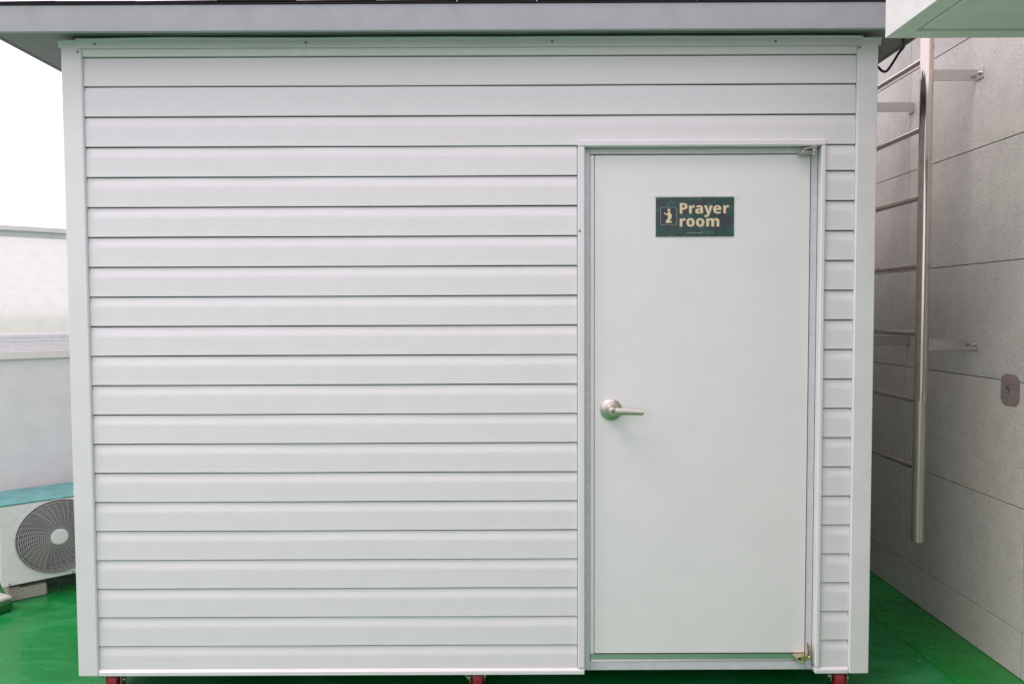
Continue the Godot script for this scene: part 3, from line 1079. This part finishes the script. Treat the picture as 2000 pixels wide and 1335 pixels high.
func build_ac(b1: Vector3, bas: Basis):
	var x0 := -0.030
	var x1 := 0.690
	var y0 := 0.101
	var y1 := 0.536
	var zf := 0.030
	var zb := -0.33
	var a := thing("air_conditioner", "white outdoor air conditioner with round fan grille and teal top", "air conditioner", b1 + bas * Vector3(0.33, 0, -0.15), bas)
	var rel := -Vector3(0.33, 0, -0.15)
	# casing: sides, back, floor, front with a round opening
	var st := begin()
	bx(st, x0, x0 + 0.004, y0, y1, zb, zf - 0.004, 0.001)
	bx(st, x1 - 0.004, x1, y0, y1, zb, zf - 0.004, 0.001)
	bx(st, x0 + 0.004, x1 - 0.004, y0, y1, zb, zb + 0.004, 0.001)
	bx(st, x0 + 0.004, x1 - 0.004, y0, y0 + 0.004, zb + 0.004, zf - 0.004, 0.001)
	var cx := 0.240
	var cy := 0.329
	var rad := 0.204
	var seg := 96
	var outs = []
	for i in seg:
		var an := TAU * i / seg
		var d := Vector2(cos(an), sin(an))
		var kx: float = ((x1 if d.x > 0 else x0) - cx) / d.x if abs(d.x) > 1e-5 else 1e9
		var ky: float = ((y1 if d.y > 0 else y0) - cy) / d.y if abs(d.y) > 1e-5 else 1e9
		outs.append([d, min(kx, ky)])
	for i in seg:
		var A = outs[i]
		var B = outs[(i + 1) % seg]
		var p0: Vector2 = Vector2(cx, cy) + A[0] * rad
		var p1: Vector2 = Vector2(cx, cy) + B[0] * rad
		var q0: Vector2 = Vector2(cx, cy) + A[0] * A[1]
		var q1: Vector2 = Vector2(cx, cy) + B[0] * B[1]
		quad(st, Vector3(p0.x, p0.y, zf), Vector3(p1.x, p1.y, zf), Vector3(q1.x, q1.y, zf), Vector3(q0.x, q0.y, zf), Vector3.BACK)
		quad(st, Vector3(p0.x, p0.y, zf), Vector3(p1.x, p1.y, zf), Vector3(p1.x, p1.y, zf - 0.03), Vector3(p0.x, p0.y, zf - 0.03), Vector3(cx - p0.x, cy - p0.y, 0))
		quad(st, Vector3(q0.x, q0.y, zf), Vector3(q1.x, q1.y, zf), Vector3(q1.x, q1.y, zf - 0.004), Vector3(q0.x, q0.y, zf - 0.004), Vector3(q0.x - cx, q0.y - cy, 0))
	# the four front corners that the fan of quads cuts off
	for q in [[x0, y0], [x1, y0], [x0, y1], [x1, y1]]:
		var best = []
		for i in seg:
			var A = outs[i]
			var B = outs[(i + 1) % seg]
			var qa: Vector2 = Vector2(cx, cy) + A[0] * A[1]
			var qb: Vector2 = Vector2(cx, cy) + B[0] * B[1]
			if abs(qa.x - qb.x) > 1e-4 and abs(qa.y - qb.y) > 1e-4 and (qa.distance_to(Vector2(q[0], q[1])) < 0.08):
				best = [qa, qb]
		if best.size() == 2:
			tri(st, Vector3(best[0].x, best[0].y, zf), Vector3(best[1].x, best[1].y, zf), Vector3(q[0], q[1], zf), Vector3.BACK)
	put(st, "casing", M.casing, a, rel)
	var tp := begin()
	bx(tp, x0 - 0.004, x1 + 0.004, y1 + 0.0025, y1 + 0.010, zb - 0.03, zf + 0.004, 0.002)
	var top := put(tp, "top_panel", M.teal, a, rel)
	tag(top, "faded teal top panel")
	var dk := begin()
	bx(dk, x0 + 0.006, x1 - 0.006, y0 + 0.006, y1 - 0.002, zb + 0.006, zb + 0.02, 0.001)
	put(dk, "inner_lining", M.galvanised, a, rel)
	var gk := begin()
	bx(gk, x0 + 0.002, x1 - 0.002, y1 + 0.0001, y1 + 0.0024, zb, zf - 0.004, 0.0004)
	put(gk, "gasket", M.rubber, a, rel)
	# fan behind the grille
	var fn := begin()
	lathe(fn, Vector3(cx, cy, zf - 0.09), Basis(Vector3.RIGHT, PI / 2), [Vector2(0.045, -0.03), Vector2(0.05, 0.02), Vector2(0.03, 0.045), Vector2(0.0, 0.048)], 24)
	for k in 3:
		var a0 := TAU * k / 3 + 0.5
		var pr = []
		for i in 9:
			var an := a0 + 1.5 * i / 8
			var zz := zf - 0.072 + 0.06 * i / 8
			pr.append([Vector3(cx + cos(an) * 0.045, cy + sin(an) * 0.045, zz), Vector3(cx + cos(an + 0.25) * 0.188, cy + sin(an + 0.25) * 0.188, zz - 0.01)])
		for i in 8:
			quad(fn, pr[i][0], pr[i + 1][0], pr[i + 1][1], pr[i][1], Vector3.BACK)
			quad(fn, pr[i][0] - Vector3(0, 0, 0.002), pr[i + 1][0] - Vector3(0, 0, 0.002), pr[i + 1][1] - Vector3(0, 0, 0.002), pr[i][1] - Vector3(0, 0, 0.002), Vector3.FORWARD)
	put(fn, "fan", M.blade, a, rel)
	var sh := begin()
	lathe(sh, Vector3(cx, cy, zf - 0.004), Basis(Vector3.RIGHT, PI / 2), [Vector2(0.2035, 0.0), Vector2(0.1995, -0.03), Vector2(0.1995, -0.17), Vector2(0.0, -0.171)], 64)
	put(sh, "fan_shroud", M.galvanised, a, rel)
	# grille
	var hb := begin()
	var zg := zf + 0.022
	lathe(hb, Vector3(cx, cy, zg - 0.004), Basis(Vector3.RIGHT, PI / 2), [Vector2(0.043, -0.004), Vector2(0.0445, 0.002), Vector2(0.043, 0.006), Vector2(0.036, 0.008), Vector2(0.0, 0.009)], 40)
	var gr := put(hb, "fan_grille", M.casing, a, rel)
	var nr := 15
	for i in nr:
		var r: float = 0.052 + (0.192 - 0.052) * i / (nr - 1)
		var dome := zg - 0.012 * pow(r / 0.2, 3.0)
		var pts = []
		for k in 60:
			var an := TAU * k / 60
			pts.append(Vector3(cx + cos(an) * r, cy + sin(an) * r, dome))
		var rg := begin()
		tube(rg, pts, 0.0015, 5, false, true)
		put(rg, "ring", M.grille, gr)
	for k in 36:
		var a0 := TAU * k / 36
		var pts = []
		for i in 9:
			var r: float = 0.043 + (0.207 - 0.043) * i / 8
			var an: float = a0 + 0.35 * pow(float(i) / 8, 1.3)
			pts.append(Vector3(cx + cos(an) * r, cy + sin(an) * r, zg + 0.001 - 0.012 * pow(r / 0.2, 3.0)))
		var sp := begin()
		tube(sp, pts, 0.0012, 5)
		put(sp, "spoke", M.grille, gr)
	# ribbed rim
	var rim := begin()
	lathe(rim, Vector3(cx, cy, zf), Basis(Vector3.RIGHT, PI / 2), [Vector2(0.2100, 0.0006), Vector2(0.2095, 0.005), Vector2(0.2080, 0.0085), Vector2(0.2055, 0.0085), Vector2(0.2045, 0.004), Vector2(0.2040, -0.002)], 72)
	for k in 110:
		var an := TAU * k / 110
		var b := Basis(Vector3.BACK, an)
		cbox(rim, Vector3(cx, cy, zf + 0.004) + b * Vector3(0.1985, 0, 0), Vector3(0.016, 0.0028, 0.005), 0.0005, b)
	put(rim, "rim", M.grille, gr)
	# feet and screws
	for x in [0.03, 0.56]:
		var ft := begin()
		bx(ft, x - 0.02, x + 0.02, 0.0805 if x < 0.1 else 0.0695, y0 - 0.0003, zb + 0.02, zf - 0.035, 0.002)
		put(ft, "foot", M.dark, a, rel)
	for x in [0.004, 0.302, 0.66]:
		screw(a, rel + Vector3(x, 0.110, zf + 0.0008))

# ------------------------------------------------------------------ floor
func build_floor():
	var st := begin()
	quad(st, Vector3(-6.2, 0, 6.2), Vector3(WALL_X + 0.05, 0, 6.2), Vector3(WALL_X + 0.05, 0, -6.0), Vector3(-6.2, 0, -6.0), Vector3.UP)
	var fl := put(st, "floor", M.floor, self)
	tag(fl, "green coated rooftop floor", "", "", "structure")
	var gr := begin()
	quad(gr, Vector3(-400, -11, 400), Vector3(400, -11, 400), Vector3(400, -11, -400), Vector3(-400, -11, -400), Vector3.UP)
	var street := put(gr, "ground", mat(lin(0.22, 0.22, 0.215), 0.9), self)
	tag(street, "", "", "", "structure")
	# later coat of paint along the foot of the stone wall, with an uneven edge
	var s := begin()
	var n := 90
	for i in n:
		var z0 := -5.5 + 9.0 * i / n
		var z1 := -5.5 + 9.0 * (i + 1) / n
		var e0: float = 1.90 + 0.03 * noise.get_noise_2d(z0 * 40.0, 5.0) + 0.012 * noise.get_noise_2d(z0 * 200.0, 15.0)
		var e1: float = 1.90 + 0.03 * noise.get_noise_2d(z1 * 40.0, 5.0) + 0.012 * noise.get_noise_2d(z1 * 200.0, 15.0)
		quad(s, Vector3(e0, 0.004, z0), Vector3(WALL_X - 0.001, 0.004, z0), Vector3(WALL_X - 0.001, 0.004, z1), Vector3(e1, 0.004, z1), Vector3.UP)
		quad(s, Vector3(e0, 0.0, z0), Vector3(e0, 0.004, z0), Vector3(e1, 0.004, z1), Vector3(e1, 0.0, z1), Vector3.LEFT)
	put(s, "paint_border", M.strip, fl)

func _ready():
	rng.seed = 4711
	noise.seed = 12
	noise.frequency = 0.02
	noise.fractal_octaves = 3
	# camera
	var cam := Camera3D.new()
	cam.name = "camera"
	cam.transform = Transform3D(Basis(Vector3(0.9999916, -0.0040952, -0.0003397), Vector3(0.0040779, 0.9991596, -0.0407854), Vector3(0.0005064, 0.0407836, 0.9991679)), Vector3(0.0453, 1.5733, 2.9407))
	cam.fov = 49.72
	cam.near = 0.05
	cam.far = 200.0
	add_child(cam)
	cam.current = true
	# overcast sky
	var env := Environment.new()
	env.background_mode = Environment.BG_SKY
	var sm := ProceduralSkyMaterial.new()
	sm.sky_top_color = Color(0.99, 0.943, 0.997)
	sm.sky_horizon_color = Color(0.80, 0.772, 0.80)
	sm.sky_curve = 0.45
	sm.ground_bottom_color = Color(0.45, 0.45, 0.45)
	sm.ground_horizon_color = Color(0.7, 0.7, 0.7)
	sm.sun_angle_max = 1.0
	var sky := Sky.new()
	sky.sky_material = sm
	env.sky = sky
	env.background_energy_multiplier = 1.5
	env.tonemap_mode = Environment.TONE_MAPPER_LINEAR
	env.tonemap_exposure = 1.28
	env.sdfgi_enabled = true
	env.ssao_enabled = true
	env.ssil_enabled = true
	var we := WorldEnvironment.new()
	we.name = "environment"
	we.environment = env
	add_child(we)
	var sun := DirectionalLight3D.new()
	sun.name = "sun"
	sun.light_energy = 0.5
	sun.light_angular_distance = 25.0
	sun.light_color = Color(1.0, 0.948, 0.95)
	sun.shadow_enabled = true
	sun.look_at_from_position(Vector3(-4.5, 8, 2.3), Vector3.ZERO)
	add_child(sun)
	make_materials()
	build_floor()
	build_stone_wall()
	build_cabin()
	build_canopy()
	build_left()
	build_ladder()
	build_cover_plate()
	build_sign()
	build_cable()
